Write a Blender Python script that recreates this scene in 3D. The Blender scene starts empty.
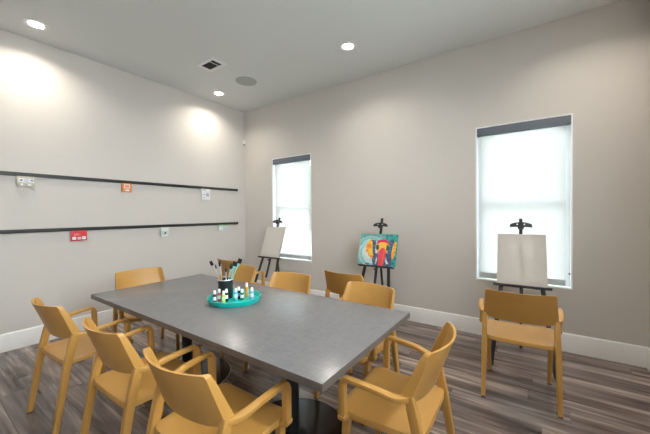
import bpy, bmesh, math, random
from mathutils import Vector, Matrix
random.seed(7)
PI = math.pi
scene = bpy.context.scene
COL = scene.collection

# ------------------------------------------------------------------ materials
def new_mat(name):
    m = bpy.data.materials.new(name); m.use_nodes = True
    nt = m.node_tree; b = nt.nodes['Principled BSDF']
    return m, nt, b

def N(nt, kind, **kw):
    n = nt.nodes.new(kind)
    for k, v in kw.items():
        setattr(n, k, v)
    return n

def ramp(nt, fac, stops):
    r = nt.nodes.new('ShaderNodeValToRGB')
    e = r.color_ramp.elements
    while len(e) < len(stops): e.new(0.5)
    for i, (p, c) in enumerate(stops):
        e[i].position = p; e[i].color = (*c, 1)
    nt.links.new(fac, r.inputs['Fac'])
    return r.outputs['Color']

def simple(name, col, rough=0.5, metal=0.0, var=0.04, scale=30.0, bump=0.0, spec=0.5, coat=0.0):
    m, nt, b = new_mat(name)
    tc = N(nt, 'ShaderNodeTexCoord')
    ns = N(nt, 'ShaderNodeTexNoise'); ns.inputs['Scale'].default_value = scale; ns.inputs['Detail'].default_value = 4
    nt.links.new(tc.outputs['Object'], ns.inputs['Vector'])
    lo = tuple(c * (1 - var) for c in col); hi = tuple(min(1, c * (1 + var)) for c in col)
    nt.links.new(ramp(nt, ns.outputs['Fac'], [(0.3, lo), (0.7, hi)]), b.inputs['Base Color'])
    b.inputs['Roughness'].default_value = rough
    b.inputs['Metallic'].default_value = metal
    b.inputs['Specular IOR Level'].default_value = spec
    b.inputs['Coat Weight'].default_value = coat
    if bump:
        bp = N(nt, 'ShaderNodeBump'); bp.inputs['Strength'].default_value = bump; bp.inputs['Distance'].default_value = 0.002
        nt.links.new(ns.outputs['Fac'], bp.inputs['Height']); nt.links.new(bp.outputs['Normal'], b.inputs['Normal'])
    return m

M = {}
M['wall'] = simple('greige_wall_paint', (0.60, 0.565, 0.530), 0.75, var=0.012, scale=220, bump=0.12, spec=0.3)
M['ceiling'] = simple('ceiling_paint', (0.70, 0.73, 0.73), 0.8, var=0.012, scale=180, bump=0.15, spec=0.3)
M['trim'] = simple('white_trim_paint', (0.80, 0.79, 0.775), 0.35, var=0.01, scale=40)
M['vinyl'] = simple('white_window_vinyl', (0.85, 0.87, 0.88), 0.35, var=0.01)
M['mustard'] = simple('mustard_plastic', (0.475, 0.252, 0.062), 0.37, var=0.03, scale=14, bump=0.05, spec=0.5)
M['blackmetal'] = simple('black_powder_metal', (0.012, 0.012, 0.014), 0.35, var=0.1)
M['basemetal'] = simple('dark_base_metal', (0.055, 0.06, 0.066), 0.2, metal=0.65, var=0.08, scale=6)
M['rim'] = simple('base_rim_metal', (0.25, 0.26, 0.27), 0.3, metal=0.8)
M['blackwood'] = simple('black_painted_wood', (0.014, 0.014, 0.017), 0.5, var=0.15)
M['rail'] = simple('black_rail_metal', (0.02, 0.02, 0.022), 0.45, var=0.1)
M['cassette'] = simple('charcoal_blind_cassette', (0.13, 0.15, 0.185), 0.6, var=0.05, scale=200)
M['hem'] = simple('grey_hem_fabric', (0.52, 0.56, 0.57), 0.6, var=0.05, scale=200)
M['teal'] = simple('teal_plastic', (0.005, 0.44, 0.40), 0.35, var=0.04)
M['ledblack'] = simple('dark_duct_interior', (0.01, 0.01, 0.01), 0.9)
M['ventwhite'] = simple('white_vent_metal', (0.78, 0.79, 0.79), 0.45, var=0.01)
M['speaker'] = simple('grey_speaker_grille', (0.40, 0.43, 0.42), 0.7, var=0.08, scale=600, bump=0.3)
M['canvaswood'] = simple('pine_stretcher_bar', (0.50, 0.36, 0.20), 0.6, var=0.1, scale=40)
M['cup'] = simple('dark_cup_enamel', (0.016, 0.019, 0.021), 0.42, var=0.1)
M['handle'] = simple('pale_wood_handle', (0.62, 0.38, 0.16), 0.45, var=0.1)
M['ferrule'] = simple('silver_ferrule', (0.75, 0.75, 0.78), 0.3, metal=0.7)
M['tealhandle'] = simple('pale_teal_handle', (0.22, 0.58, 0.58), 0.4)
M['foam'] = simple('black_foam', (0.008, 0.008, 0.009), 0.95, var=0.2, scale=300)
M['capwhite'] = simple('white_bottle_cap', (0.82, 0.82, 0.82), 0.35, var=0.01)
M['whitelabel'] = simple('white_label', (0.75, 0.76, 0.76), 0.5, var=0.02)
M['lampring'] = simple('white_lamp_trim', (0.80, 0.80, 0.79), 0.4, var=0.01)

def emis(name, col, s):
    m, nt, b = new_mat(name)
    b.inputs['Base Color'].default_value = (*col, 1)
    b.inputs['Emission Color'].default_value = (*col, 1); b.inputs['Emission Strength'].default_value = s
    return m
M['lamp'] = emis('glowing_lamp_diffuser', (1.0, 0.97, 0.92), 14.0)

# table laminate: fine linen weave
def laminate():
    m, nt, b = new_mat('grey_linen_laminate')
    tc = N(nt, 'ShaderNodeTexCoord')
    outs = []
    for sc in ((14, 420, 1), (420, 14, 1)):
        mp = N(nt, 'ShaderNodeMapping'); mp.inputs['Scale'].default_value = sc
        ns = N(nt, 'ShaderNodeTexNoise'); ns.inputs['Scale'].default_value = 1.0; ns.inputs['Detail'].default_value = 3
        nt.links.new(tc.outputs['Object'], mp.inputs['Vector']); nt.links.new(mp.outputs['Vector'], ns.inputs['Vector'])
        outs.append(ns.outputs['Fac'])
    ad = N(nt, 'ShaderNodeMath', operation='ADD'); nt.links.new(outs[0], ad.inputs[0]); nt.links.new(outs[1], ad.inputs[1])
    hf = N(nt, 'ShaderNodeMath', operation='MULTIPLY'); hf.inputs[1].default_value = 0.5; nt.links.new(ad.outputs[0], hf.inputs[0])
    nt.links.new(ramp(nt, hf.outputs[0], [(0.35, (0.115, 0.112, 0.117)), (0.65, (0.185, 0.181, 0.188))]), b.inputs['Base Color'])
    b.inputs['Roughness'].default_value = 0.25; b.inputs['Specular IOR Level'].default_value = 0.5
    return m
M['laminate'] = laminate()
M['laminate_edge'] = simple('brown_grey_edge_band', (0.105, 0.088, 0.078), 0.45, var=0.1, scale=60)

def floor_mat():
    m, nt, b = new_mat('grey_brown_vinyl_plank')
    L = nt.links.new
    tc = N(nt, 'ShaderNodeTexCoord')
    br = N(nt, 'ShaderNodeTexBrick'); br.offset = 0.0; br.offset_frequency = 2
    br.inputs['Scale'].default_value = 1.0; br.inputs['Brick Width'].default_value = 1.22; br.inputs['Row Height'].default_value = 0.15
    br.inputs['Mortar Size'].default_value = 0.0012; br.inputs['Mortar Smooth'].default_value = 0.2; br.inputs['Bias'].default_value = 0
    br.inputs['Color1'].default_value = (0, 0, 0, 1); br.inputs['Color2'].default_value = (1, 1, 1, 1); br.inputs['Mortar'].default_value = (0.5, 0.5, 0.5, 1)
    sx = N(nt, 'ShaderNodeSeparateXYZ'); L(tc.outputs['Object'], sx.inputs[0])
    dv = N(nt, 'ShaderNodeMath', operation='DIVIDE'); dv.inputs[1].default_value = 0.15; L(sx.outputs['Y'], dv.inputs[0])
    fl = N(nt, 'ShaderNodeMath', operation='FLOOR'); L(dv.outputs[0], fl.inputs[0])
    wn = N(nt, 'ShaderNodeTexWhiteNoise', noise_dimensions='1D'); L(fl.outputs[0], wn.inputs['W'])
    ma = N(nt, 'ShaderNodeMath', operation='MULTIPLY_ADD'); ma.inputs[1].default_value = 1.22; L(wn.outputs['Value'], ma.inputs[0]); L(sx.outputs['X'], ma.inputs[2])
    cx = N(nt, 'ShaderNodeCombineXYZ'); L(ma.outputs[0], cx.inputs['X']); L(sx.outputs['Y'], cx.inputs['Y'])
    L(cx.outputs[0], br.inputs['Vector'])
    w = N(nt, 'ShaderNodeMath', operation='MULTIPLY'); w.inputs[1].default_value = 47.0; L(br.outputs['Color'], w.inputs[0])
    # warp for the grain
    def noise(sc, detail, dist=0.0):
        mp = N(nt, 'ShaderNodeMapping'); mp.inputs['Scale'].default_value = sc
        n = N(nt, 'ShaderNodeTexNoise', noise_dimensions='4D'); n.inputs['Scale'].default_value = 1.0
        n.inputs['Detail'].default_value = detail; n.inputs['Distortion'].default_value = dist
        L(tc.outputs['Object'], mp.inputs['Vector']); L(mp.outputs['Vector'], n.inputs['Vector']); L(w.outputs[0], n.inputs['W'])
        return n.outputs['Fac']
    a = noise((1.0, 13, 1), 6, 0.8)
    c = noise((3.0, 70, 1), 4, 0.3)
    big = noise((0.7, 4.5, 1), 2, 1.2)
    base = ramp(nt, a, [(0.33, (0.070, 0.050, 0.043)), (0.46, (0.148, 0.114, 0.099)), (0.56, (0.235, 0.186, 0.163)), (0.68, (0.39, 0.332, 0.300))])
    fine = ramp(nt, c, [(0.3, (0.74, 0.73, 0.72)), (0.7, (1.18, 1.18, 1.18))])
    mx = N(nt, 'ShaderNodeMix', data_type='RGBA', blend_type='MULTIPLY'); mx.inputs['Factor'].default_value = 1
    L(base, mx.inputs['A']); L(fine, mx.inputs['B'])
    bg = ramp(nt, big, [(0.3, (0.68, 0.68, 0.70)), (0.7, (1.35, 1.32, 1.30))])
    mx2 = N(nt, 'ShaderNodeMix', data_type='RGBA', blend_type='MULTIPLY'); mx2.inputs['Factor'].default_value = 1
    L(mx.outputs['Result'], mx2.inputs['A']); L(bg, mx2.inputs['B'])
    tint = ramp(nt, br.outputs['Color'], [(0.0, (0.72, 0.72, 0.73)), (1.0, (1.25, 1.22, 1.20))])
    mx3 = N(nt, 'ShaderNodeMix', data_type='RGBA', blend_type='MULTIPLY'); mx3.inputs['Factor'].default_value = 1
    L(mx2.outputs['Result'], mx3.inputs['A']); L(tint, mx3.inputs['B'])
    mo = N(nt, 'ShaderNodeMix', data_type='RGBA'); L(br.outputs['Fac'], mo.inputs['Factor'])
    L(mx3.outputs['Result'], mo.inputs['A']); mo.inputs['B'].default_value = (0.035, 0.028, 0.025, 1)
    L(mo.outputs['Result'], b.inputs['Base Color'])
    rr = N(nt, 'ShaderNodeMapRange'); rr.inputs['To Min'].default_value = 0.17; rr.inputs['To Max'].default_value = 0.32
    L(c, rr.inputs['Value']); L(rr.outputs[0], b.inputs['Roughness'])
    b.inputs['Specular IOR Level'].default_value = 0.55
    bp = N(nt, 'ShaderNodeBump'); bp.inputs['Strength'].default_value = 0.18; bp.inputs['Distance'].default_value = 0.001
    L(c, bp.inputs['Height']); L(bp.outputs['Normal'], b.inputs['Normal'])
    return m
M['floor'] = floor_mat()

def blind_mat():
    m = bpy.data.materials.new('pale_sunscreen_fabric'); m.use_nodes = True
    nt = m.node_tree; nt.nodes.clear(); L = nt.links.new
    out = N(nt, 'ShaderNodeOutputMaterial')
    df = N(nt, 'ShaderNodeBsdfDiffuse'); df.inputs['Color'].default_value = (0.80, 0.84, 0.84, 1)
    tl = N(nt, 'ShaderNodeBsdfTranslucent'); tl.inputs['Color'].default_value = (0.50, 0.505, 0.50, 1)
    tp = N(nt, 'ShaderNodeBsdfTransparent')
    m1 = N(nt, 'ShaderNodeMixShader'); m1.inputs[0].default_value = 0.62
    m2 = N(nt, 'ShaderNodeMixShader')
    tc = N(nt, 'ShaderNodeTexCoord')
    wv = N(nt, 'ShaderNodeTexWave', bands_direction='Z'); wv.inputs['Scale'].default_value = 60
    L(tc.outputs['Object'], wv.inputs['Vector'])
    mr = N(nt, 'ShaderNodeMapRange'); mr.inputs['To Min'].default_value = 0.15; mr.inputs['To Max'].default_value = 0.18
    L(wv.outputs['Fac'], mr.inputs['Value']); L(mr.outputs[0], m2.inputs[0])
    L(df.outputs[0], m1.inputs[1]); L(tl.outputs[0], m1.inputs[2])
    L(m1.outputs[0], m2.inputs[1]); L(tp.outputs[0], m2.inputs[2]); L(m2.outputs[0], out.inputs['Surface'])
    return m
M['blind'] = blind_mat()

def canvas_mat():
    m = bpy.data.materials.new('primed_canvas'); m.use_nodes = True
    nt = m.node_tree; nt.nodes.clear(); L = nt.links.new
    out = N(nt, 'ShaderNodeOutputMaterial')
    df = N(nt, 'ShaderNodeBsdfDiffuse'); tl = N(nt, 'ShaderNodeBsdfTranslucent')
    tc = N(nt, 'ShaderNodeTexCoord'); ns = N(nt, 'ShaderNodeTexNoise'); ns.inputs['Scale'].default_value = 300
    L(tc.outputs['Object'], ns.inputs['Vector'])
    c = ramp(nt, ns.outputs['Fac'], [(0.3, (0.64, 0.605, 0.57)), (0.7, (0.70, 0.665, 0.63))])
    L(c, df.inputs['Color']); tl.inputs['Color'].default_value = (0.80, 0.72, 0.64, 1)
    mx = N(nt, 'ShaderNodeMixShader'); mx.inputs[0].default_value = 0.30
    L(df.outputs[0], mx.inputs[1]); L(tl.outputs[0], mx.inputs[2]); L(mx.outputs[0], out.inputs['Surface'])
    return m
M['canvas'] = canvas_mat()

def glass_mat():
    m = bpy.data.materials.new('window_glass'); m.use_nodes = True
    nt = m.node_tree; nt.nodes.clear(); L = nt.links.new
    out = N(nt, 'ShaderNodeOutputMaterial')
    tp = N(nt, 'ShaderNodeBsdfTransparent'); tp.inputs['Color'].default_value = (0.95, 0.97, 0.965, 1)
    gl = N(nt, 'ShaderNodeBsdfGlossy'); gl.inputs['Roughness'].default_value = 0.03
    lw = N(nt, 'ShaderNodeLayerWeight'); lw.inputs['Blend'].default_value = 0.25
    mx = N(nt, 'ShaderNodeMixShader')
    sc = N(nt, 'ShaderNodeMath', operation='MULTIPLY'); sc.inputs[1].default_value = 0.6
    L(lw.outputs['Fresnel'], sc.inputs[0]); L(sc.outputs[0], mx.inputs[0]); L(tp.outputs[0], mx.inputs[1]); L(gl.outputs[0], mx.inputs[2]); L(mx.outputs[0], out.inputs['Surface'])
    return m
M['glass'] = glass_mat()

def attr_mat(name):
    m, nt, b = new_mat(name)
    a = N(nt, 'ShaderNodeAttribute'); a.attribute_name = 'paint'
    nt.links.new(a.outputs['Color'], b.inputs['Base Color']); b.inputs['Roughness'].default_value = 0.5
    return m
M['paint'] = attr_mat('acrylic_paint_on_canvas')

# ------------------------------------------------------------------ mesh helpers
def finish(bm, ang=35):
    bmesh.ops.recalc_face_normals(bm, faces=bm.faces)
    for f in bm.faces: f.smooth = True
    for e in bm.edges:
        if len(e.link_faces) == 2:
            e.smooth = e.calc_face_angle(0) < math.radians(ang)

def obj(name, bm, mat, parent=None, ang=35, fin=True):
    if fin: finish(bm, ang)
    me = bpy.data.meshes.new(name); bm.to_mesh(me); bm.free()
    o = bpy.data.objects.new(name, me); COL.objects.link(o)
    for mm in (mat if isinstance(mat, (list, tuple)) else [mat]): me.materials.append(mm)
    if parent: o.parent = parent
    return o

def thing(name, label, cat, loc=(0, 0, 0), rz=0.0, group=None):
    o = bpy.data.objects.new(name, None); COL.objects.link(o)
    o.empty_display_size = 0.1
    o.location = loc; o.rotation_euler = (0, 0, rz)
    o['label'] = label; o['category'] = cat
    if group: o['group'] = group
    return o

def tag(o, label, cat, group=None):
    o['label'] = label; o['category'] = cat
    if group: o['group'] = group
    return o

def struct(name, bm, mat, parent=None, ang=35):
    o = obj(name, bm, mat, parent, ang); o['kind'] = 'structure'; return o

def box(bm, lo, hi, bev=0.0, mi=0, mat4=None):
    r = bmesh.ops.create_cube(bm, size=1.0)
    vs = r['verts']
    for v in vs:
        v.co = Vector([lo[i] + (v.co[i] + 0.5) * (hi[i] - lo[i]) for i in range(3)])
    fs = list({f for v in vs for f in v.link_faces})
    if bev:
        es = list({e for v in vs for e in v.link_edges})
        rr = bmesh.ops.bevel(bm, geom=es, offset=bev, segments=2, affect='EDGES', profile=0.6)
        fs = rr['faces'] + [f for f in fs if f.is_valid]
        vs = list({v for f in fs for v in f.verts})
    for f in fs: f.material_index = mi
    if mat4 is not None:
        for v in vs: v.co = mat4 @ v.co
    return vs

def lathe(bm, prof, seg=32, c=(0, 0), cap=True, mi=0):
    rings = []
    for r, z in prof:
        rings.append([bm.verts.new((c[0] + r * math.cos(2 * PI * k / seg), c[1] + r * math.sin(2 * PI * k / seg), z)) for k in range(seg)])
    for a, b in zip(rings, rings[1:]):
        for k in range(seg):
            f = bm.faces.new((a[k], a[(k + 1) % seg], b[(k + 1) % seg], b[k])); f.material_index = mi
    if cap:
        f = bm.faces.new(rings[0][::-1]); f.material_index = mi
        f = bm.faces.new(rings[-1]); f.material_index = mi

def sweep(bm, pts, ws, ts, side=Vector((1, 0, 0)), r=0.25):
    """rounded-rectangle section along a path; w across `side`, t across the other way"""
    pts = [Vector(p) for p in pts]; n = len(pts); rings = []
    for i, p in enumerate(pts):
        T = (pts[min(i + 1, n - 1)] - pts[max(i - 1, 0)]).normalized()
        S = (side - T * side.dot(T)).normalized(); Nn = T.cross(S)
        w = ws[i] if isinstance(ws, (list, tuple)) else ws; t = ts[i] if isinstance(ts, (list, tuple)) else ts
        c = min(w, t) * r; h, q = w / 2, t / 2
        sec = [(h, -q + c), (h, q - c), (h - c * .3, q - c * .3), (h - c, q), (-h + c, q), (-h + c * .3, q - c * .3), (-h, q - c), (-h, -q + c), (-h + c * .3, -q + c * .3), (-h + c, -q), (h - c, -q), (h - c * .3, -q + c * .3)]
        rings.append([bm.verts.new(p + S * a + Nn * b) for a, b in sec])
    k = len(rings[0])
    for a, b in zip(rings, rings[1:]):
        for j in range(k): bm.faces.new((a[j], a[(j + 1) % k], b[(j + 1) % k], b[j]))
    bm.faces.new(rings[0][::-1]); bm.faces.new(rings[-1])

def tube(bm, pts, rad, seg=10, mi=0):
    pts = [Vector(p) for p in pts]; n = len(pts); rings = []
    for i, p in enumerate(pts):
        T = (pts[min(i + 1, n - 1)] - pts[max(i - 1, 0)]).normalized()
        up = Vector((0, 0, 1)) if abs(T.z) < 0.9 else Vector((1, 0, 0))
        S = T.cross(up).normalized(); U = T.cross(S)
        rr = rad[i] if isinstance(rad, (list, tuple)) else rad
        rings.append([bm.verts.new(p + (S * math.cos(2 * PI * k / seg) + U * math.sin(2 * PI * k / seg)) * rr) for k in range(seg)])
    for a, b in zip(rings, rings[1:]):
        for k in range(seg):
            f = bm.faces.new((a[k], a[(k + 1) % seg], b[(k + 1) % seg], b[k])); f.material_index = mi
    f = bm.faces.new(rings[0][::-1]); f.material_index = mi
    f = bm.faces.new(rings[-1]); f.material_index = mi

def smooth_path(ctrl, radii, steps=6):
    """polyline with rounded corners"""
    P = [Vector(c) for c in ctrl]; out = [P[0]]
    for i in range(1, len(P) - 1):
        a = (P[i - 1] - P[i]).normalized(); b = (P[i + 1] - P[i]).normalized(); r = radii[i]
        A = P[i] + a * r; B = P[i] + b * r
        for s in range(steps + 1):
            t = s / steps
            out.append(A * (1 - t) ** 2 + P[i] * 2 * t * (1 - t) + B * t * t)
    out.append(P[-1]); return out

# ------------------------------------------------------------------ the room
XL, XR, YB, YF, H, HB = -4.519, 0.858, 3.85, -2.6, 3.347, 0.187
CAMH = 1.41
bm = bmesh.new(); box(bm, (XL - .15, YF - .15, -.1), (XR + .15, YB + .18, 0)); struct('floor', bm, M['floor'])
bm = bmesh.new(); box(bm, (XL - .15, YF - .15, H), (XR + .15, YB + .18, H + .12)); struct('ceiling', bm, M['ceiling'])
bm = bmesh.new(); box(bm, (XL - .15, YF - .15, 0), (XL, YB + .18, H)); struct('wall_left', bm, M['wall'])

def wall_y(name, y0, y1, x0, x1, z0, z1, holes, mat):
    xs = sorted({x0, x1} | {h[0] for h in holes} | {h[1] for h in holes})
    zs = sorted({z0, z1} | {h[2] for h in holes} | {h[3] for h in holes})
    inh = lambda x, z: any(h[0] < x < h[1] and h[2] < z < h[3] for h in holes)
    bm = bmesh.new(); q = lambda *c: bm.faces.new([bm.verts.new(v) for v in c])
    nx, nz = len(xs) - 1, len(zs) - 1
    solid = lambda i, j: 0 <= i < nx and 0 <= j < nz and not inh((xs[i] + xs[i + 1]) / 2, (zs[j] + zs[j + 1]) / 2)
    for i in range(nx):
        for j in range(nz):
            if not solid(i, j): continue
            a, b, c, d = xs[i], xs[i + 1], zs[j], zs[j + 1]
            q((a, y0, c), (b, y0, c), (b, y0, d), (a, y0, d)); q((a, y1, c), (a, y1, d), (b, y1, d), (b, y1, c))
            if not solid(i - 1, j): q((a, y0, c), (a, y0, d), (a, y1, d), (a, y1, c))
            if not solid(i + 1, j): q((b, y0, c), (b, y1, c), (b, y1, d), (b, y0, d))
            if not solid(i, j - 1): q((a, y0, c), (a, y1, c), (b, y1, c), (b, y0, c))
            if not solid(i, j + 1): q((a, y0, d), (b, y0, d), (b, y1, d), (a, y1, d))
    bmesh.ops.remove_doubles(bm, verts=bm.verts, dist=1e-5)
    return struct(name, bm, mat)

W1 = (-3.797, -2.930, 0.630, 2.384)
W2 = (-0.541, 0.329, 0.630, 2.384)
wall_y('wall_back', YB, YB + .18, XL, XR, 0, H, [W1, W2], M['wall'])
wall_y('wall_front', YF - .15, YF, XL, XR, 0, H, [], M['wall'])
RY0, RY1, RZ0, RZ1 = -1.2, 2.6, 1.45, 3.05                       # wide unseen window beside the camera, added to let in fill light
bm = bmesh.new()
box(bm, (XR, YF - .15, 0), (XR + .15, RY0, H)); box(bm, (XR, RY1, 0), (XR + .15, YB + .18, H))
box(bm, (XR, RY0, 0), (XR + .15, RY1, RZ0)); box(bm, (XR, RY0, RZ1), (XR + .15, RY1, H))
struct('wall_right', bm, M['wall'])
bm = bmesh.new(); box(bm, (XR + .02, RY0, RZ0), (XR + .13, RY1, RZ0 + .05)); box(bm, (XR + .02, RY0, RZ1 - .05), (XR + .13, RY1, RZ1))
for k in range(4):
    yy = RY0 + k * (RY1 - RY0 - .05) / 3; box(bm, (XR + .02, yy, RZ0 + .05), (XR + .13, yy + .05, RZ1 - .05))
w3 = struct('window_3', bm, M['vinyl'])
for k in range(3):
    ya = RY0 + k * (RY1 - RY0 - .05) / 3 + .05; yb = RY0 + (k + 1) * (RY1 - RY0 - .05) / 3
    bm = bmesh.new(); box(bm, (XR + .07, ya, RZ0 + .05), (XR + .076, yb, RZ1 - .05)); struct('pane', bm, M['glass'], w3)

def baseboard(name, a, b, n):
    """profile swept from a to b, sticking out along n"""
    prof = [(0, 0), (.016, 0), (.016, HB - .014), (.013, HB - .006), (.008, HB), (0, HB)]
    bm = bmesh.new(); R = []
    for p in (a, b):
        R.append([bm.verts.new((p[0] + n[0] * d, p[1] + n[1] * d, z)) for d, z in prof])
    k = len(prof)
    for j in range(k): bm.faces.new((R[0][j], R[0][(j + 1) % k], R[1][(j + 1) % k], R[1][j]))
    bm.faces.new(R[0][::-1]); bm.faces.new(R[1])
    struct(name, bm, M['trim'])
baseboard('baseboard_left', (XL, YF), (XL, YB), (1, 0))
baseboard('baseboard_back', (XL + .016, YB), (XR, YB), (0, -1))
baseboard('baseboard_right', (XR, YF), (XR, YB - .016), (-1, 0))

def window(idx, W, blabel):
    x0, x1, z0, z1 = W
    # white reveal lining of the opening
    bm = bmesh.new(); t = .012; y0, y1 = YB - .001, YB + .179
    box(bm, (x0, y0, z0), (x0 + t, y1, z1)); box(bm, (x1 - t, y0, z0), (x1, y1, z1))
    box(bm, (x0 + t, y0, z0), (x1 - t, y1, z0 + t)); box(bm, (x0 + t, y0, z1 - t), (x1 - t, y1, z1))
    root = struct('window_%d' % idx, bm, M['vinyl'])
    a0, a1, b0, b1 = x0 + t, x1 - t, z0 + t, z1 - t; zm = (b0 + b1) / 2; f = .045
    bm = bmesh.new(); ya, yb = YB + .10, YB + .17
    box(bm, (a0, ya, b0), (a0 + f, yb, b1), .003); box(bm, (a1 - f, ya, b0), (a1, yb, b1), .003)
    box(bm, (a0 + f, ya, b0), (a1 - f, yb, b0 + f), .003); box(bm, (a0 + f, ya, b1 - f), (a1 - f, yb, b1), .003)
    struct('window_frame', bm, M['vinyl'], root)
    bm = bmesh.new(); box(bm, (a0 + f, ya + .01, zm - .022), (a1 - f, yb - .01, zm + .022), .003); struct('meeting_rail', bm, M['vinyl'], root)
    for za, zb in ((b0 + f, zm - .022), (zm + .022, b1 - f)):
        bm = bmesh.new(); box(bm, (a0 + f, YB + .133, za), (a1 - f, YB + .139, zb)); struct('pane', bm, M['glass'], root)
    # roller blind
    r = thing('roller_blind', blabel, 'blind', ((x0 + x1) / 2, YB + .045, z1 - t))
    hw = (a1 - a0) / 2
    bm = bmesh.new(); box(bm, (-hw + .001, -.043, -.088), (hw - .001, .035, -.001), .004); obj('cassette', bm, M['cassette'], r)
    fl, fr = -hw + .021, hw - .040
    zb = .714 - (z1 - t)
    bm = bmesh.new(); box(bm, (fl, -.0006, zb), (fr, .0006, -.088)); obj('shade_fabric', bm, M['blind'], r)
    bm = bmesh.new(); box(bm, (fl, -.006, zb - .062), (fr, .006, zb), .003); obj('hem_bar', bm, M['hem'], r)
    bm = bmesh.new(); tube(bm, [(hw - .012, -.012, -.085), (hw - .012, -.012, -1.58)], .0015, 6); tube(bm, [(hw - .020, .004, -.085), (hw - .020, .004, -1.58)], .0015, 6); obj('bead_chain', bm, M['capwhite'], r)
    bm = bmesh.new(); box(bm, (hw - .018, -.016, -1.600), (hw - .004, -.004, -1.582), .002); obj('chain_clip', bm, M['cassette'], r)
    r.children[-1]['label'] = 'small dark chain clip'
window(1, W1, 'pale roller blind with charcoal cassette in the smaller-looking window near the room corner')
window(2, W2, 'pale roller blind with charcoal cassette in the large window behind the right-hand easel')

# ------------------------------------------------------------------ ceiling fixtures
def ceiling_light(x, y, label, power):
    r = thing('ceiling_light', label, 'ceiling light', (x, y, H), 0, 'recessed ceiling downlights')
    bm = bmesh.new(); lathe(bm, [(.100, 0), (.100, -.004), (.094, -.007), (.068, -.006), (.062, -.002), (.062, 0)], 40, cap=False)
    bmesh.ops.remove_doubles(bm, verts=bm.verts, dist=1e-6); obj('trim_ring', bm, M['lampring'], r)
    bm = bmesh.new(); lathe(bm, [(.0625, -.0005), (.0625, -.0028), (.052, -.0045), (.001, -.0052)], 40); obj('diffuser', bm, M['lamp'], r)
    ld = bpy.data.lights.new('downlight_lamp', 'AREA'); ld.shape = 'DISK'; ld.size = .13; ld.energy = power
    ld.color = (1.0, 0.91, 0.80); ld.spread = math.radians(140)
    lo = bpy.data.objects.new('downlight_lamp', ld); COL.objects.link(lo); lo.parent = r; lo.location = (0, 0, -.010)
P0 = 6.5
ceiling_light(-4.13, .86, 'round recessed ceiling light nearest the left edge, above the left wall', P0)
ceiling_light(-4.13, 3.01, 'round recessed ceiling light in the far corner, beyond the air vent', P0)
ceiling_light(-1.76, 3.04, 'round recessed ceiling light alone at mid ceiling, in front of the window wall', P0)
for x, y in ((-1.76, .86), (.48, .86), (-1.76, -1.3), (.48, 3.04)):  # out-of-view downlights continuing the grid, added to light the room
    ceiling_light(x, y, 'unseen round recessed ceiling light added to light the room', P0)

# air vent
r = thing('air_vent', 'white rectangular ceiling air vent with dark louvres', 'air vent', (-3.412, 2.381, H))
bm = bmesh.new(); a, b, c, d = .172, .112, .122, .066
for lo, hi in (((-a, -b, -.008), (-c, b, 0)), ((c, -b, -.008), (a, b, 0)), ((-c, -b, -.008), (c, -d, 0)), ((-c, d, -.008), (c, b, 0))): box(bm, lo, hi, .001)
box(bm, (.052, -d, -.008), (.066, d, 0), .001)
obj('vent_frame', bm, M['ventwhite'], r)
bm = bmesh.new(); box(bm, (-c, -d, -.0012), (c, d, -.0002)); obj('duct_opening', bm, M['ledblack'], r)
for k in range(6):
    bm = bmesh.new(); y = -d + .011 + k * .022
    box(bm, (-c, -.001, -.0055), (.052, .001, .0055), 0, 0, Matrix.Translation((0, y, -.006)) @ Matrix.Rotation(.9, 4, 'X')); obj('slat', bm, M['rail'], r)
for k in range(3):
    bm = bmesh.new(); x = .076 + k * .017
    box(bm, (-.001, -d, -.0055), (.001, d, .0055), 0, 0, Matrix.Translation((x, 0, -.006)) @ Matrix.Rotation(.9, 4, 'Y')); obj('slat', bm, M['rail'], r)

r = thing('ceiling_speaker', 'round grey flush ceiling speaker beside the corner downlight', 'speaker', (-3.43, 2.97, H))
bm = bmesh.new(); lathe(bm, [(.150, 0), (.150, -.003), (.146, -.006), (.138, -.006), (.138, 0)], 48, cap=False); obj('speaker_rim', bm, M['speaker'], r)
bm = bmesh.new(); lathe(bm, [(.138, -.001), (.138, -.005), (.10, -.006), (.001, -.0065)], 48); obj('grille', bm, M['speaker'], r)

r = thing('motion_sensor', 'small white motion sensor high in the room corner', 'sensor', (XL + .024, YB - .024, 2.715), math.radians(-45))
bm = bmesh.new(); box(bm, (-.022, -.014, .022), (.022, .014, .092), .004); obj('housing', bm, M['capwhite'], r)
r.rotation_euler.z = math.radians(45)
bm = bmesh.new(); box(bm, (-.018, -.012, .002), (.018, .012, .022), .003); o = obj('sensor_lens', bm, M['cassette'], r); o['label'] = 'dark sensor lens'

# ------------------------------------------------------------------ rails with hanging cards
def rail(z, label):
    r = thing('display_rail', label, 'rail', (XL, 0, z))
    bm = bmesh.new(); box(bm, (0, YF + .3, -.020), (.022, 3.650, .020), .002)
    box(bm, (.010, YF + .3, .006), (.026, 3.650, .018), .002); obj('rail_profile', bm, M['rail'], r)
    bm = bmesh.new(); box(bm, (0, 3.651, -.022), (.028, 3.662, .022), .002); obj('end_cap', bm, M['blackmetal'], r)
rail(1.857, 'upper black display rail running along the left wall')
rail(1.247, 'lower black display rail running along the left wall')

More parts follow.
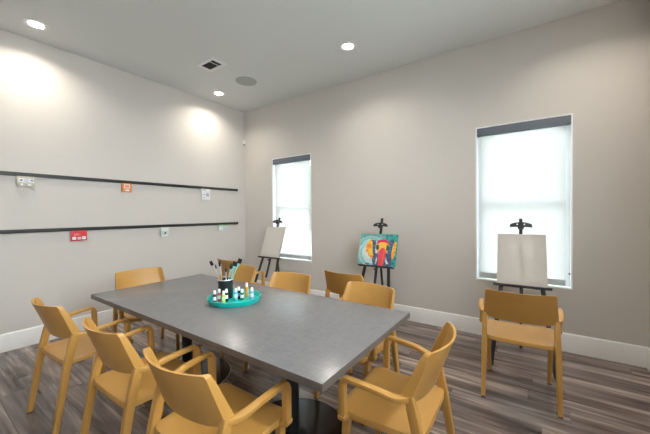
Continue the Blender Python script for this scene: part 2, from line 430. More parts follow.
def card(y0, y1, z0, z1, label, name, cat, base, marks):
    """card body hanging from the rail front; marks: list of (u0,u1,v0,v1,colour) in card units"""
    x = XL + .024
    r = thing(name, label, cat, (x + .006, (y0 + y1) / 2, z0), 0, None)
    w, h = y1 - y0, z1 - z0
    bm = bmesh.new(); box(bm, (-.003, -w / 2, 0), (.003, w / 2, h), .0015); obj('card', bm, base, r)
    bm = bmesh.new(); box(bm, (-.006, -w * .16, h - .012), (-.003, w * .16, h + .004)); obj('clip', bm, M['rail'], r)
    for nm, mt, rects in marks:
        for u0, u1, v0, v1 in rects:
            bm = bmesh.new(); dz = .0006 if nm in ('dark_arrow', 'print_middle', 'dark_dots', 'square') else 0
            box(bm, (.0032, -w / 2 + w * u0, h * v0), (.0040 + dz, -w / 2 + w * u1, h * v1)); obj(nm, bm, mt, r)
cm = lambda n, c: simple(n, c, 0.5, var=0.03)
cream, dark, wht = cm('cream_card', (.50, .47, .37)), cm('dark_print', (.05, .055, .09)), cm('white_print', (.74, .74, .76))
lav = cm('pale_blue_print', (.55, .56, .68)); org = cm('orange_card', (.72, .25, .06)); red = cm('red_card', (.62, .02, .03))
lred = cm('pale_red_print', (.80, .30, .28)); pgrn = cm('pale_green_card', (.56, .66, .58)); grn = cm('green_print', (.30, .55, .34)); brn = cm('brown_print', (.42, .36, .22))
card(.760, .905, 1.728, 1.836, 'wide cream card with two dark arrow shapes on the upper rail, leftmost card', 'hanging_card', 'card', cream,
     [('print_panel', wht, [(.08, .90, .40, .82)]), ('print_middle', lav, [(.38, .62, .44, .78)]),
      ('dark_arrow', dark, [(.14, .20, .57, .63), (.20, .26, .53, .68), (.26, .30, .57, .66), (.72, .78, .57, .63), (.78, .84, .53, .68), (.84, .88, .57, .64)]),
      ('bottom_marks', brn, [(.06, .14, .08, .26), (.42, .52, .08, .24), (.84, .92, .08, .30)]), ('light_marks', wht, [(.20, .32, .10, .28), (.60, .76, .10, .28)])])
card(1.748, 1.870, 1.720, 1.838, 'orange card with a white square outline hanging from the upper rail', 'hanging_card', 'card', org,
     [('square_outline', wht, [(.22, .30, .42, .90), (.70, .78, .42, .90), (.30, .70, .82, .90), (.30, .70, .42, .50)]), ('square_centre', lred, [(.40, .60, .56, .76)]), ('text_strip', wht, [(.34, .72, .12, .30)])])
card(2.915, 3.075, 1.655, 1.838, 'white card with blue grey print at the far end of the upper rail', 'hanging_card', 'card', wht,
     [('top_marks', brn, [(.10, .50, .86, .94)]), ('blue_print', lav, [(.50, .90, .30, .66), (.14, .40, .14, .24)]), ('dark_dots', dark, [(.24, .32, .42, .52), (.56, .64, .44, .56), (.70, .76, .34, .44)])])
card(1.203, 1.360, 1.108, 1.228, 'red card with a white printed strip hanging from the lower rail', 'hanging_card', 'card', red,
     [('text_strip', lred, [(.18, .50, .66, .72), (.18, .62, .54, .60)]), ('white_print', wht, [(.08, .32, .12, .40), (.40, .60, .12, .36), (.66, .92, .12, .42)]), ('red_mark', lred, [(.46, .54, .20, .30)])])
card(2.248, 2.372, 1.085, 1.228, 'pale card with a small grey square hanging mid lower rail', 'hanging_card', 'card', pgrn,
     [('white_print', wht, [(.12, .88, .60, .92), (.12, .88, .08, .20)]), ('square', dark, [(.42, .62, .30, .48)])])
card(3.232, 3.410, 1.125, 1.228, 'small pale green card at the far end of the lower rail', 'hanging_card', 'card', pgrn,
     [('green_band', grn, [(.0, .96, .80, .98)]), ('white_print', wht, [(.08, .50, .12, .70)]), ('blue_print', lav, [(.60, .90, .14, .50)])])

# ------------------------------------------------------------------ the table
TX0, TX1, TY0, TY1 = -3.036, -.669, .939, 1.949
tcx, tcy = (TX0 + TX1) / 2, (TY0 + TY1) / 2
t = thing('conference_table', 'long rectangular grey laminate table on two black disc-base columns', 'table', (tcx, tcy, 0))
hw, hd = (TX1 - TX0) / 2, (TY1 - TY0) / 2
bm = bmesh.new(); vs = box(bm, (-hw, -hd, .715), (hw, hd, .75), .0012)
for f in bm.faces: f.material_index = 0 if abs(f.normal.z) > .7 else 1
bm.normal_update()
for f in bm.faces: f.material_index = 0 if f.calc_center_median().z > .7495 else 1
obj('tabletop', bm, [M['laminate'], M['laminate_edge']], t)
for sx in (-1, 1):
    cx = sx * .60 - .01
    bm = bmesh.new(); lathe(bm, [(.353, 0), (.358, .004), (.358, .010), (.352, .016), (.10, .019), (.06, .024), (.045, .030)], 72, c=(cx, 0)); o = obj('base_disc', bm, M['basemetal'], t)
    bm = bmesh.new(); lathe(bm, [(.3545, .0150), (.3585, .0115), (.3595, .0125), (.3550, .0165)], 72, c=(cx, 0), cap=False); e = obj('disc_edge', bm, M['rim'], o)
    bm = bmesh.new(); lathe(bm, [(.042, .028), (.042, .700)], 40, c=(cx, 0)); obj('column', bm, M['blackmetal'], t)
    bm = bmesh.new(); box(bm, (cx - .22, -.30, .700), (cx + .22, .30, .715), .004); obj('mounting_plate', bm, M['blackmetal'], t)

# ------------------------------------------------------------------ armchair
def seat_bm():
    bm = bmesh.new(); n = 64
    def outline(k, s):
        a = 2 * PI * k / n; c, sn = math.cos(a), math.sin(a); p = 2 / 10.0
        ux = math.copysign(abs(c) ** p, c) * s; uy = math.copysign(abs(sn) ** p, sn) * s
        x = ux * (.236 + .008 * uy); y = .0325 + uy * .2175
        return x, y, ux, uy
    rings = []
    def ztop(ux, uy, s):
        z = .457 - .012 * (1 - max(abs(ux), 0) ** 2) * (1 - .4 * abs(uy))
        if uy > .8: z -= .010 * ((uy - .8) / .2) ** 2
        return z
    c0 = bm.verts.new((0, .03, ztop(0, 0, 0)))
    for s in (.25, .5, .7, .85, .94, .985):
        rings.append([bm.verts.new((x, y, ztop(ux, uy, s))) for x, y, ux, uy in (outline(k, s) for k in range(n))])
    rings.append([bm.verts.new((x, y, ztop(ux, uy, 1) - .006)) for x, y, ux, uy in (outline(k, 1) for k in range(n))])
    rings.append([bm.verts.new((x, y, ztop(ux, uy, 1) - .030)) for x, y, ux, uy in (outline(k, .995) for k in range(n))])
    rings.append([bm.verts.new((x, y, ztop(ux, uy, 1) - .032)) for x, y, ux, uy in (outline(k, .96) for k in range(n))])
    rings.append([bm.verts.new((x, y, ztop(ux, uy, 1) - .014)) for x, y, ux, uy in (outline(k, .93) for k in range(n))])
    c1 = bm.verts.new((0, .03, .436))
    for k in range(n): bm.faces.new((c0, rings[0][k], rings[0][(k + 1) % n]))
    for a, b in zip(rings, rings[1:]):
        for k in range(n): bm.faces.new((a[k], b[k], b[(k + 1) % n], a[(k + 1) % n]))
    for k in range(n): bm.faces.new((c1, rings[-1][(k + 1) % n], rings[-1][k]))
    return bm

def back_bm():
    bm = bmesh.new()
    us = [-1, -.985, -.96, -.93, -.88, -.8, -.65, -.5, -.3, -.1, .1, .3, .5, .65, .8, .88, .93, .96, .985, 1]
    nv = 9
    def pt(u, v, off):
        a = abs(u)
        cr = .045
        d = max(0, (a - (1 - cr)) / cr)
        zt = .822 - .016 * (1 - math.sqrt(max(0, 1 - d * d)))
        zb = .585 + .022 * max(0, (a - .55) / .45) ** 2.0
        z = zb + (zt - zb) * v
        k = (z - .62) / .20
        halfw = .238 - .018 * k
        ys = -.142 - .070 * k
        y = ys - (.052 + .006 * k) * (1 - u * u)
        x = u * halfw
        th = .013 + (.036 - .020 * v) * min(1, max(0, (a - .88) / .075)) ** 1.5
        if v == 1 or v == 0: th *= .88
        nx, ny = -2 * u * .055 / .235 * .9, 1.0
        L = math.hypot(nx, ny); nx /= L; ny /= L
        return Vector((x + nx * 0, y + (off * th), z))
    F = [[bm.verts.new(pt(u, j / nv, 1)) for j in range(nv + 1)] for u in us]
    B = [[bm.verts.new(pt(u, j / nv, 0)) for j in range(nv + 1)] for u in us]
    nu = len(us)
    for i in range(nu - 1):
        for j in range(nv):
            bm.faces.new((F[i][j], F[i + 1][j], F[i + 1][j + 1], F[i][j + 1]))
            bm.faces.new((B[i][j], B[i][j + 1], B[i + 1][j + 1], B[i + 1][j]))
        bm.faces.new((F[i][nv], F[i + 1][nv], B[i + 1][nv], B[i][nv])); bm.faces.new((F[i][0], B[i][0], B[i + 1][0], F[i + 1][0]))
    for j in range(nv):
        bm.faces.new((F[0][j], F[0][j + 1], B[0][j + 1], B[0][j])); bm.faces.new((F[-1][j], B[-1][j], B[-1][j + 1], F[-1][j + 1]))
    return bm

def arm_bm(s):
    bm = bmesh.new()
    ctrl = [(s * .226, -.128, .612), (s * .250, -.080, .606), (s * .268, .00, .627), (s * .275, .174, .639), (s * .272, .176, .452)]
    pts = smooth_path(ctrl, [0, .03, .04, .032, 0], 7)
    n = len(pts)
    ws = [.034 + .004 * math.sin(PI * min(1, i / (n * .5))) for i in range(n)]
    ts = [.026 - .005 * min(1, i / (n * .3)) for i in range(n)]
    ts = [a if i < n - 2 else .034 for i, a in enumerate(ts)]
    ts[-1] = .036
    sweep(bm, pts, ws, ts, r=.16)
    # foot of the post turning inwards under the seat
    pts = smooth_path([(s * .289, .176, .462), (s * .272, .176, .440), (s * .205, .176, .436)], [0, .016, 0], 6)
    sweep(bm, pts, .036, [.010] + [.026] * (len(pts) - 1), side=Vector((0, 1, 0)), r=.18)
    return bm

def fleg_bm(s):
    bm = bmesh.new(); sweep(bm, [(s * .228, .176, .444), (s * .223, .190, .30), (s * .214, .215, 0)], [.037, .034, .027], [.038, .034, .028], r=.12); return flat_foot(bm)
def rleg_bm(s):
    bm = bmesh.new(); sweep(bm, [(s * .229, -.128, .628), (s * .229, -.138, .58), (s * .230, -.170, .44), (s * .235, -.242, 0)], [.028, .033, .037, .028], [.032, .043, .042, .030], r=.12); return flat_foot(bm)
def flat_foot(bm):
    for v in bm.verts:
        if v.co.z < .03: v.co.z = 0.006
    return bm

def make_chair(label, grp):
    t = thing('armchair', label, 'chair', (0, 0, 0), 0, grp)
    obj('seat', seat_bm(), M['mustard'], t, 50)
    obj('backrest', back_bm(), M['mustard'], t, 40)
    for s in (-1, 1): obj('armrest', arm_bm(s), M['mustard'], t, 30)
    for s in (-1, 1):
        for bmf, gx, gy, w, d in ((rleg_bm, .235, -.242, .030, .032), (fleg_bm, .214, .215, .028, .030)):
            lg = obj('leg', bmf(s), M['mustard'], t, 30)
            bm = bmesh.new(); box(bm, (s * gx - w / 2, gy - d / 2, 0), (s * gx + w / 2, gy + d / 2, .007), .001)
            g = obj('foot_glide', bm, M['blackmetal'], lg); g['label'] = 'black foot glide'
    return t

def copy_thing(root, loc, rz, label=None, group=None):
    r = root.copy(); COL.objects.link(r); r.location = loc; r.rotation_euler = (0, 0, rz)
    if label: r['label'] = label
    if group: r['group'] = group
    for ch in list(root.children):
        c = ch.copy(); COL.objects.link(c); c.parent = r
        for g in ch.children:
            d = g.copy(); COL.objects.link(d); d.parent = c
    return r

G1, G2 = 'mustard armchairs around the table', 'mustard armchairs facing the easels'
chairs = [
    (-2.748, .800, 3.2, 'mustard plastic armchair on the camera side of the table, leftmost in the photo', G1),
    (-1.904, .838, 0.4, 'mustard plastic armchair on the camera side of the table, middle of three', G1),
    (-1.202, .844, 1.5, 'mustard plastic armchair on the camera side, closest to the bottom edge, back to the viewer', G1),
    (-.567, 1.476, 91.2, 'mustard plastic armchair at the near right end of the table', G1),
    (-3.276, 1.488, -96.0, 'mustard plastic armchair at the far left end of the table by the rails', G1),
    (-2.715, 2.070, 174.0, 'mustard plastic armchair across the table, just behind the brush cup', G1),
    (-1.921, 2.021, 185.8, 'mustard plastic armchair across the table below the corner window', G1),
    (-1.116, 2.017, 173.0, 'mustard plastic armchair across the table, in front of the elephant painting', G1),
    (-3.275, 2.690, -5.0, 'mustard plastic armchair facing the easel in the room corner, mostly hidden', G2),
    (-1.560, 2.765, -2.6, 'mustard plastic armchair with its back to the table facing the elephant painting', G2),
    (-.090, 2.822, 3.0, 'mustard plastic armchair standing alone at right, facing the blank canvas', G2),
]
c0 = make_chair(chairs[0][3], chairs[0][4]); c0.location = (chairs[0][0], chairs[0][1], 0); c0.rotation_euler = (0, 0, math.radians(chairs[0][2]))
for x, y, a, lb, g in chairs[1:]:
    copy_thing(c0, (x, y, 0), math.radians(a), lb, g)

# ------------------------------------------------------------------ easels
def make_easel(x, y, rot, lean, zl, ch, label, toph):
    """origin on the floor below the ledge; ledge at height zl; face plane leans back by `lean`"""
    L = math.radians(lean); r = thing('easel', label, 'easel', (x, y, 0), math.radians(rot), 'black wooden studio easels')
    up = Vector((0, math.sin(L), math.cos(L))); nf = Vector((0, -math.cos(L), math.sin(L))); X = Vector((1, 0, 0))
    base = Vector((0, 0, zl)); s0 = -zl / math.cos(L)          # slant coordinate of the floor
    pt = lambda a, s, d=0: base + X * a + up * s + nf * d
    st = (toph - zl) / math.cos(L)
    back = -.018                                         # uprights sit behind the canvas
    # mast (behind canvas)
    bm = bmesh.new(); sweep(bm, [pt(0, -.33, back), pt(0, st, back)], .030, .020, r=.1); obj('mast', bm, M['blackwood'], r)
    for s in (-1, 1):
        bm = bmesh.new(); sweep(bm, [pt(s * .240, s0, back - .0), pt(s * .120, ch * .92, back)], .036, .022, r=.1); flat0(bm); obj('leg', bm, M['blackwood'], r)
    bm = bmesh.new(); sweep(bm, [pt(-.15, ch * .90, back - .018), pt(.15, ch * .90, back - .018)], .030, .014, side=up, r=.15); obj('cross_bar', bm, M['blackwood'], r)
    # rear strut
    a = pt(0, ch * .55, back - .024); f = Vector((0, .275, 0))
    bm = bmesh.new(); sweep(bm, [f, a], .024, .022, r=.1); flat0(bm); obj('leg', bm, M['blackwood'], r)
    # ledge
    bm = bmesh.new(); sweep(bm, [pt(-.235, -.012, .012), pt(.235, -.012, .012)], .052, .018, side=nf, r=.15); obj('canvas_ledge', bm, M['blackwood'], r)
    # top clamp: drooping wings on a slider block
    bm = bmesh.new(); zc = ch + (st - ch) * .58
    outl = [(-.097, -.024), (-.090, .004), (-.055, .018), (-.020, .024), (.020, .024), (.055, .018), (.090, .004), (.097, -.024), (.060, -.022), (.030, -.020), (.022, -.046), (-.022, -.046), (-.030, -.020), (-.060, -.022)]
    A = [bm.verts.new(pt(u, zc + v, .000)) for u, v in outl]; B = [bm.verts.new(pt(u, zc + v, .026)) for u, v in outl]
    bm.faces.new(A[::-1]); bm.faces.new(B)
    for k in range(len(outl)): bm.faces.new((A[k], A[(k + 1) % len(outl)], B[(k + 1) % len(outl)], B[k]))
    cl = obj('top_clamp', bm, M['blackwood'], r, 25)
    for s in (-1, 1):
        bm = bmesh.new(); tube(bm, [pt(s * .030, zc, .026), pt(s * .030, zc, .031)], .0065, 12); o = obj('screw', bm, M['ferrule'], cl); o['label'] = 'small silver screw'
    bm = bmesh.new(); tube(bm, [pt(0, -.05, .0), pt(0, -.05, .030)], .014, 14); obj('ledge_knob', bm, M['blackmetal'], r)
    return r, pt

def flat0(bm):
    for v in bm.verts:
        if v.co.z < .014: v.co.z = 0.0

def frame_matrix(x, y, rot, lean, zl):
    L = math.radians(lean)
    R = Matrix.Translation((x, y, 0)) @ Matrix.Rotation(math.radians(rot), 4, 'Z') @ Matrix.Translation((0, 0, zl)) @ Matrix.Rotation(-L, 4, 'X')
    return R

# the canvas is built upright in its own frame (x right, z up, front at -y), then leaned as one object
def make_canvas(E, w, h, name, label, painted):
    x, y, rot, lean, zl = E
    r = thing(name, label, 'painting' if painted else 'canvas')
    r.matrix_world = frame_matrix(x, y, rot, lean, zl) @ Matrix.Translation((0, -.004, 0))
    r.rotation_mode = 'XYZ'
    bm = bmesh.new(); d = .018
    if painted:
        nx, nz = 150, 120
        g = [[bm.verts.new((-w / 2 + w * i / nx, -d, h * j / nz)) for j in range(nz + 1)] for i in range(nx + 1)]
        for i in range(nx):
            for j in range(nz): bm.faces.new((g[i][j], g[i + 1][j], g[i + 1][j + 1], g[i][j + 1]))
        bnd = [g[i][0] for i in range(nx + 1)] + [g[nx][j] for j in range(1, nz + 1)] + [g[i][nz] for i in range(nx - 1, -1, -1)] + [g[0][j] for j in range(nz - 1, 0, -1)]
    else:
        c = [bm.verts.new(p) for p in ((-w / 2, -d, 0), (w / 2, -d, 0), (w / 2, -d, h), (-w / 2, -d, h))]
        bm.faces.new(c); bnd = c
    bk = [bm.verts.new((v.co.x, 0, v.co.z)) for v in bnd]
    for k in range(len(bnd)): bm.faces.new((bnd[k], bk[k], bk[(k + 1) % len(bnd)], bnd[(k + 1) % len(bnd)]))
    cv = obj('painted_canvas' if painted else 'primed_canvas', bm, M['paint'] if painted else M['canvas'], r, 35)
    bm = bmesh.new(); b = .036; i0 = .0012
    for lo, hi in (((-w / 2 + i0, -d + .003, i0), (-w / 2 + b, -.001, h - i0)), ((w / 2 - b, -d + .003, i0), (w / 2 - i0, -.001, h - i0)),
                   ((-w / 2 + b, -d + .003, i0), (w / 2 - b, -.001, b)), ((-w / 2 + b, -d + .003, h - b), (w / 2 - b, -.001, h - i0)),
                   ((-.016, -d + .003, b), (.016, -.001, h - b)), ((-w / 2 + b, -d + .003, h / 2 - .016), (-.016, -.001, h / 2 + .016)), ((.016, -d + .003, h / 2 - .016), (w / 2 - b, -.001, h / 2 + .016))):
        box(bm, lo, hi)
    obj('stretcher_frame', bm, M['canvaswood'], r)
    return cv

ER = (-.088, 3.420, 2.7, 21.5, .706); EM = (-1.625, 3.477, 1.0, 17.3, .746); EL = (-3.525, 3.505, 1.2, 19.7, .706)
make_easel(*ER, .508, 'black wooden easel at right in front of the large window', 1.345)
make_easel(*EM, .406, 'black wooden easel holding the elephant painting between the windows', 1.345)
make_easel(*EL, .508, 'black wooden easel in the room corner beside the small window', 1.350)
make_canvas(ER, .406, .508, 'blank_canvas', 'blank white canvas on the easel at right before the large window', False)
make_canvas(EL, .406, .508, 'blank_canvas', 'blank white canvas on the easel in the room corner', False)
pc = make_canvas(EM, .508, .406, 'elephant_painting', 'colourful elephant head painting in yellow, pink and navy on the middle easel', True)

def paint_elephant(me, w, h):
    rnd = random.Random(3)
    def hn(x, y):                                    # cheap value noise
        def r(i, j): return (math.sin(i * 127.1 + j * 311.7) * 43758.5453) % 1.0
        i, j = math.floor(x), math.floor(y); fx, fy = x - i, y - j; fx = fx * fx * (3 - 2 * fx); fy = fy * fy * (3 - 2 * fy)
        return (r(i, j) * (1 - fx) + r(i + 1, j) * fx) * (1 - fy) + (r(i, j + 1) * (1 - fx) + r(i + 1, j + 1) * fx) * fy
    def inpoly(px, py, P):
        c = False; n = len(P); j = n - 1
        for i in range(n):
            xi, yi = P[i]; xj, yj = P[j]
            if (yi > py) != (yj > py) and px < (xj - xi) * (py - yi) / (yj - yi) + xi: c = not c
            j = i
        return c
    TEAL, DTEAL, PALE, WHITE = (.03, .33, .31), (.01, .16, .16), (.42, .66, .68), (.68, .70, .66)
    YEL, ORG, PINK, RED, NAVY, SLATE, GRN = (.85, .50, .06), (.80, .22, .03), (.75, .03, .16), (.62, .02, .05), (.035, .055, .13), (.10, .16, .26), (.03, .11, .04)
    ear_l = [(.36, .20), (.28, .18), (.21, .26), (.18, .42), (.19, .56), (.26, .67), (.34, .76), (.40, .84), (.43, .70), (.42, .45), (.40, .28)]
    ear_l_navy = [(.33, .20), (.42, .20), (.46, .30), (.44, .48), (.45, .62), (.46, .80), (.44, .90), (.38, .84), (.41, .70), (.37, .56), (.36, .40)]
    ear_r_navy = [(.81, .20), (.90, .17), (.93, .24), (.88, .40), (.87, .62), (.90, .78), (.84, .86), (.78, .72), (.78, .50), (.82, .38)]
    ear_r = [(.90, .20), (.985, .24), (.975, .48), (.955, .70), (.90, .80), (.875, .60), (.885, .42), (.925, .28)]
    head = [(.47, .30), (.50, .20), (.58, .165), (.68, .16), (.76, .21), (.80, .30), (.80, .42), (.765, .55), (.71, .66), (.56, .66), (.49, .56), (.455, .44)]
    face = [(.465, .34), (.53, .29), (.60, .265), (.68, .265), (.75, .29), (.80, .35), (.80, .46), (.75, .56), (.70, .60), (.56, .60), (.49, .54), (.46, .44)]
    trunk = [(.54, .54), (.585, .47), (.64, .44), (.69, .47), (.72, .54), (.725, .70), (.70, .86), (.69, 1.01), (.55, 1.01), (.555, .86), (.53, .70)]
    body_l = [(.45, .60), (.53, .62), (.555, .80), (.55, 1.01), (.42, 1.01), (.40, .88), (.44, .80)]
    body_r = [(.73, .58), (.80, .62), (.86, .76), (.90, .86), (.90, 1.01), (.69, 1.01), (.70, .86), (.725, .72)]
    tusk_l = [(.505, .72), (.525, .80), (.50, .92), (.475, .97), (.485, .84)]
    tusk_r = [(.745, .70), (.765, .80), (.80, .88), (.83, .90), (.775, .94), (.74, .86)]
    def col(u, v):
        nz = hn(u * 18, v * 18); n2 = hn(u * 40 + 9, v * 40)
        wu, wv = u + (nz - .5) * .018, v + (n2 - .5) * .018
        mixc = lambda a, b, k: tuple(a[i] * (1 - k) + b[i] * k for i in range(3))
        d = math.hypot((u - .34) * 1.25, v - .56); ang = math.atan2(v - .56, u - .34)
        c = mixc(TEAL, DTEAL, max(0, min(1, (nz - .35) * 2.2)))
        if d < .75: 
            k = .5 + .5 * math.sin(d * 46 + ang * 2 + nz * 3)
            c = mixc(c, PALE, max(0, min(1, (.70 - d) * 3.2)) * (.45 + .5 * k))
        if d < .36: c = mixc(c, WHITE, min(1, (.36 - d) * 7) * (.65 + .35 * n2))
        if abs(u - .27) < .055 and abs(v - .965) < .022: c = mixc(RED, NAVY, .5)
        P = lambda poly: inpoly(wu, wv, poly)
        if P(ear_l): c = mixc(YEL, ORG, max(0, min(1, (nz - .45) * 2.5)))
        if P(ear_r): c = mixc(YEL, ORG, max(0, min(1, (nz - .45) * 2.5)))
        if P(ear_l_navy) or P(ear_r_navy) or P(body_l) or P(body_r): c = mixc(NAVY, SLATE, max(0, min(1, (n2 - .25) * 1.6)))
        if P(head): c = mixc(PINK, RED, nz)
        if P(face): c = mixc(YEL, ORG, max(0, min(1, (v - .38) * 2.6 + (nz - .5))))
        if P(trunk):
            c = mixc(PINK, RED, nz)
            if (v * 22 + nz) % 1 < .30 or abs(u - .665 + (v - .8) * .06) < .014: c = mixc(c, ORG, .6)
        for ex in (.497, .765):
            e = ((wu - ex) / .032) ** 2 + ((wv - .43) / .062) ** 2
            if e < 1: c = GRN
            elif e < 1.9: c = mixc(NAVY, GRN, .5)
        if P(tusk_l) or P(tusk_r): c = WHITE
        return c
    ca = me.color_attributes.new('paint', 'FLOAT_COLOR', 'POINT')
    for i, vt in enumerate(me.vertices):
        u = vt.co.x / w + .5; v = 1 - vt.co.z / h
        ca.data[i].color = (*col(u, v), 1)
paint_elephant(pc.data, .508, .406)

# ------------------------------------------------------------------ tray, cup, brushes, bottles
TRX, TRY, TZ = -1.873, 1.486, .75
r = thing('round_tray', 'round teal plastic tray on the grey table', 'tray', (TRX, TRY, TZ))
bm = bmesh.new(); lathe(bm, [(.001, .006), (.178, .006), (.192, .038), (.1955, .041), (.199, .038), (.189, .006), (.183, .0), (.001, .0)], 64, cap=False)
bmesh.ops.remove_doubles(bm, verts=bm.verts, dist=.0005); obj('tray_body', bm, M['teal'], r)
CX, CY, CZ = -1.980, 1.484, TZ + .0065
r = thing('brush_cup', 'dark metal cup full of paintbrushes on the teal tray', 'cup', (CX, CY, CZ))
bm = bmesh.new(); lathe(bm, [(.001, 0), (.050, 0), (.052, .003), (.0545, .060), (.057, .142), (.0585, .145), (.0585, .148), (.055, .148), (.0525, .060), (.050, .006), (.001, .006)], 40, cap=False)
bmesh.ops.remove_doubles(bm, verts=bm.verts, dist=.0005); obj('cup_body', bm, M['cup'], r)
bm = bmesh.new(); lathe(bm, [(.0583, .142), (.0598, .145), (.0583, .149)], 40, cap=False); obj('cup_rim', bm, M['ferrule'], r)

def brush(kind, ang, tilt, length, tang, label, head, hw):
    """foot inside the cup, opposite to the lean; tang shifts it sideways so that neighbours pass each other"""
    dirv = Vector((math.cos(ang) * math.sin(tilt), math.sin(ang) * math.sin(tilt), math.cos(tilt)))
    back = .050 - .140 * math.tan(tilt)
    foot = Vector((math.cos(ang) * back - math.sin(ang) * tang, math.sin(ang) * back + math.cos(ang) * tang, .009))
    r = thing('paintbrush', label, 'paintbrush', (CX + foot.x, CY + foot.y, CZ + foot.z), 0, 'paintbrushes standing in the cup')
    P = lambda s: dirv * s
    side = Vector((.82, .57, 0)); Lh, Lf, Lb = length * .62, length * .26, length * .12
    bm = bmesh.new(); tube(bm, [P(0), P(Lh * .35), P(Lh * .8), P(Lh)], [.0018, .0028, .0038, .0032], 10)
    obj('handle', bm, M['tealhandle'] if kind == 'teal' else M['handle'], r)
    bm = bmesh.new(); sweep(bm, [P(Lh - .003), P(Lh + Lf * .6), P(Lh + Lf)], [.006, .008, hw * .8], [.006, .006, .005], side=side); obj('ferrule', bm, M['tealhandle'] if kind == 'teal' else M['ferrule'], r)
    bm = bmesh.new()
    if head == 'foam': sweep(bm, [P(Lh + Lf), P(Lh + Lf + Lb * .75), P(length)], [hw, hw, hw * .9], [.010, .009, .004], side=side, r=.15)
    elif head == 'round': tube(bm, [P(Lh + Lf), P(Lh + Lf + Lb * .4), P(Lh + Lf + Lb * .8), P(length)], [hw * .30, hw * .42, hw * .30, .001], 12)
    else: sweep(bm, [P(Lh + Lf), P(Lh + Lf + Lb * .6), P(length)], [hw, hw * 1.1, hw * .8], [.006, .006, .003], side=side, r=.2)
    obj('bristles', bm, M['foam'], r)
R = math.radians
brush('wood', R(215), .46, .310, -.004, 'flat black tipped brush leaning farthest left in the cup', 'foam', .022)
brush('wood', R(235), .20, .262, .012, 'slim silver ferrule brush leaning left in the cup', 'flat', .009)
brush('wood', R(170), .16, .285, .008, 'black tipped brush standing almost upright, left of the cup centre', 'flat', .011)
brush('wood', R(280), .14, .285, .006, 'silver ferrule brush upright near the cup centre, at the front', 'foam', .014)
brush('wood', R(318), .20, .240, .009, 'short brush with pale ferrule just right of the cup centre', 'flat', .010)
brush('teal', R(25), .29, .288, -.010, 'teal handled brush with wide black head leaning right', 'foam', .036)
brush('teal', R(50), .41, .318, -.004, 'teal handled brush with black head leaning farthest right', 'foam', .032)
brush('teal', R(0), .33, .275, -.010, 'teal handled brush leaning right, lowest of the teal handled ones', 'round', .032)
brush('wood', R(100), .26, .262, .010, 'wood handled brush at the back of the cup', 'round', .020)

def bottle(x, y, h, col, lab, label, capc='capwhite'):
    r = thing('paint_bottle', label, 'paint bottle', (x, y, TZ + .0065), 0, 'small paint bottles on the tray')
    rb = .0135
    bm = bmesh.new(); lathe(bm, [(.001, 0), (rb - .001, 0), (rb, .002), (rb, h * .64), (rb - .002, h * .70), (rb * .6, h * .75)], 24, cap=True); obj('bottle_body', bm, col, r)
    bm = bmesh.new(); lathe(bm, [(rb * .74, h * .72), (rb * .78, h * .73), (rb * .70, h * .97), (rb * .62, h)], 24); obj('cap', bm, M[capc], r)
    bm = bmesh.new(); lathe(bm, [(rb + .0004, h * .24), (rb + .0004, h * .52)], 24, cap=False)
    bmesh.ops.delete(bm, geom=[f for f in bm.faces if f.calc_center_median().y > .004], context='FACES')
    obj('paper_label', bm, lab, r)
pm = lambda n, c: simple(n, c, 0.25, var=0.02)
mar, pnk, lgr, nvy, cyn, blu, grn2, org2, vio = pm('maroon_paint', (.10, .015, .02)), pm('pink_paint', (.55, .10, .14)), pm('lime_paint', (.40, .62, .16)), pm('black_paint', (.01, .012, .02)), pm('cyan_paint', (.10, .55, .62)), pm('navy_paint', (.02, .04, .14)), pm('green_paint', (.02, .20, .10)), pm('ochre_paint', (.75, .33, .04)), pm('periwinkle_paint', (.30, .38, .68))
wl = M['whitelabel']; ol = cm('orange_label', (.75, .30, .08)); gl = cm('green_label', (.55, .75, .35)); bl = cm('blue_label', (.15, .22, .50))
for x, y, h, c, lb_, lab in [
    (-1.927, 1.348, .092, mar, wl, 'maroon paint bottle at the front left of the tray'),
    (-1.930, 1.389, .094, pnk, wl, 'pink paint bottle behind the maroon one at the tray left'),
    (-1.878, 1.388, .088, lgr, gl, 'lime green paint bottle in front of the dark cup'),
    (-1.893, 1.425, .092, nvy, wl, 'black paint bottle close against the front of the dark cup'),
    (-1.858, 1.484, .090, cyn, wl, 'cyan paint bottle at the tray front, right of the cup'),
    (-1.868, 1.520, .092, nvy, bl, 'navy paint bottle between the cyan and green ones'),
    (-1.820, 1.512, .082, grn2, wl, 'dark green paint bottle right of the navy one'),
    (-1.868, 1.598, .108, org2, ol, 'tall ochre paint bottle with orange label, tallest on the tray'),
    (-1.776, 1.570, .088, vio, wl, 'periwinkle paint bottle at the right side of the tray')]:
    bottle(x, y, h, c, lb_, lab)

# ------------------------------------------------------------------ outside, seen through the blinds
gm = simple('pale_pavement', (.50, .50, .48), .9, var=.1, scale=1.2)
bm = bmesh.new(); box(bm, (-45, 4.2, -.35), (40, 60, -.25)); o = struct('ground', bm, gm)
bm = bmesh.new(); box(bm, (-30, -40, -.35), (30, YF - .3, -.25)); o = struct('ground_front', bm, gm)
bm = bmesh.new(); box(bm, (XR + .3, YF - .3, -.35), (30, 4.2, -.25)); o = struct('ground_right', bm, gm)
r = thing('neighbouring_house', 'pale gabled house beyond the windows, blurred by the blinds', 'house', (1.5, 26, -.25))
bm = bmesh.new(); box(bm, (-7, -4, 0), (7, 4, 3.2)); obj('house_wall', bm, simple('pale_siding', (.55, .53, .50), .8), r)
bm = bmesh.new(); P = [(-7.6, 3.1), (7.6, 3.1), (0, 6.6)]
A = [bm.verts.new((x, -4.5, z)) for x, z in P]; B = [bm.verts.new((x, 4.5, z)) for x, z in P]
bm.faces.new(A); bm.faces.new(B[::-1])
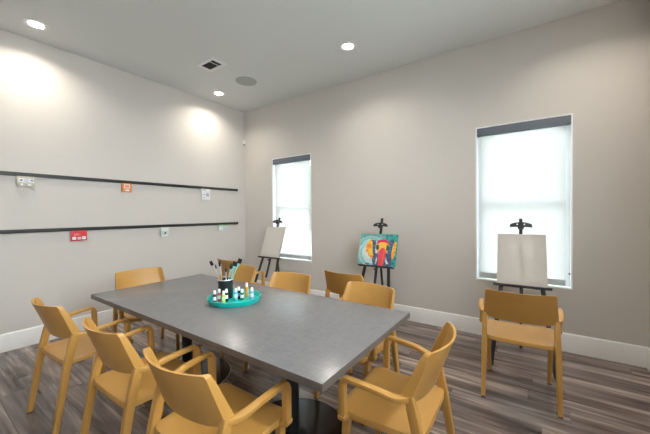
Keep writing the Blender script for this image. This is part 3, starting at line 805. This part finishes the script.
for k in range(3): bm.faces.new((A[k], A[(k + 1) % 3], B[(k + 1) % 3], B[k]))
obj('house_roof', bm, simple('grey_shingle', (.22, .21, .20), .9), r)
leaf = simple('tree_leaves', (.10, .22, .06), .8, var=.5, scale=3)
bark = simple('tree_bark', (.16, .12, .09), .9, var=.3)
def tree(x, y, h, rad, label):
    r = thing('street_tree', label, 'tree', (x, y, -.25), 0, 'trees beyond the windows')
    bm = bmesh.new(); tube(bm, [(0, 0, 0), (.05, .02, h * .5), (0, 0, h * .75)], [.16, .12, .07]); obj('trunk', bm, bark, r)
    bm = bmesh.new(); rn = random.Random(int(x * 10))
    for k in range(14):
        a = rn.uniform(0, 2 * PI); q = rn.uniform(0, rad * .7)
        m4 = Matrix.Translation((q * math.cos(a), q * math.sin(a), h * .72 + rn.uniform(-rad * .6, rad * .7)))
        v = bmesh.ops.create_icosphere(bm, subdivisions=2, radius=rad * rn.uniform(.35, .6), matrix=m4)['verts']
        for w_ in v: w_.co += Vector((rn.uniform(-.12, .12), rn.uniform(-.12, .12), rn.uniform(-.12, .12)))
    obj('crown', bm, leaf, r)
tree(-3.2, 17, 6.2, 1.8, 'leafy tree beyond the large window, left side')
tree(3.0, 15, 4.6, 1.3, 'leafy tree beyond the large window, right side')
tree(-17, 22, 6.0, 2.0, 'leafy tree beyond the corner window')

# ------------------------------------------------------------------ sky, camera, exposure
w = bpy.data.worlds.new('overcast_sky'); scene.world = w; w.use_nodes = True
bgn = w.node_tree.nodes['Background']; bgn.inputs['Color'].default_value = (0.90, 0.96, 1.0, 1); bgn.inputs['Strength'].default_value = 7.4

cam = bpy.data.cameras.new('camera'); co = bpy.data.objects.new('camera', cam); COL.objects.link(co); scene.camera = co
cam.sensor_fit = 'HORIZONTAL'; cam.sensor_width = 36.0; cam.lens = 299.97 / 650 * 36.0; cam.clip_start = .05; cam.clip_end = 300
yaw, pit, rol = math.radians(34.679), math.radians(.658), math.radians(-.4658)
d = Vector((-math.sin(yaw) * math.cos(pit), math.cos(yaw) * math.cos(pit), -math.sin(pit)))
rt = Vector((math.cos(yaw), math.sin(yaw), 0)); up = rt.cross(d)
r2 = rt * math.cos(rol) + up * math.sin(rol); u2 = -rt * math.sin(rol) + up * math.cos(rol)
mw = Matrix((( r2.x, u2.x, -d.x, 0), (r2.y, u2.y, -d.y, 0), (r2.z, u2.z, -d.z, CAMH), (0, 0, 0, 1)))
co.matrix_world = mw

vs_ = scene.view_settings; scene.display_settings.display_device = 'sRGB'
vs_.view_transform = 'Standard'; vs_.look = 'None'; vs_.gamma = 1.0; vs_.use_curve_mapping = False
vs_.exposure = 0.74
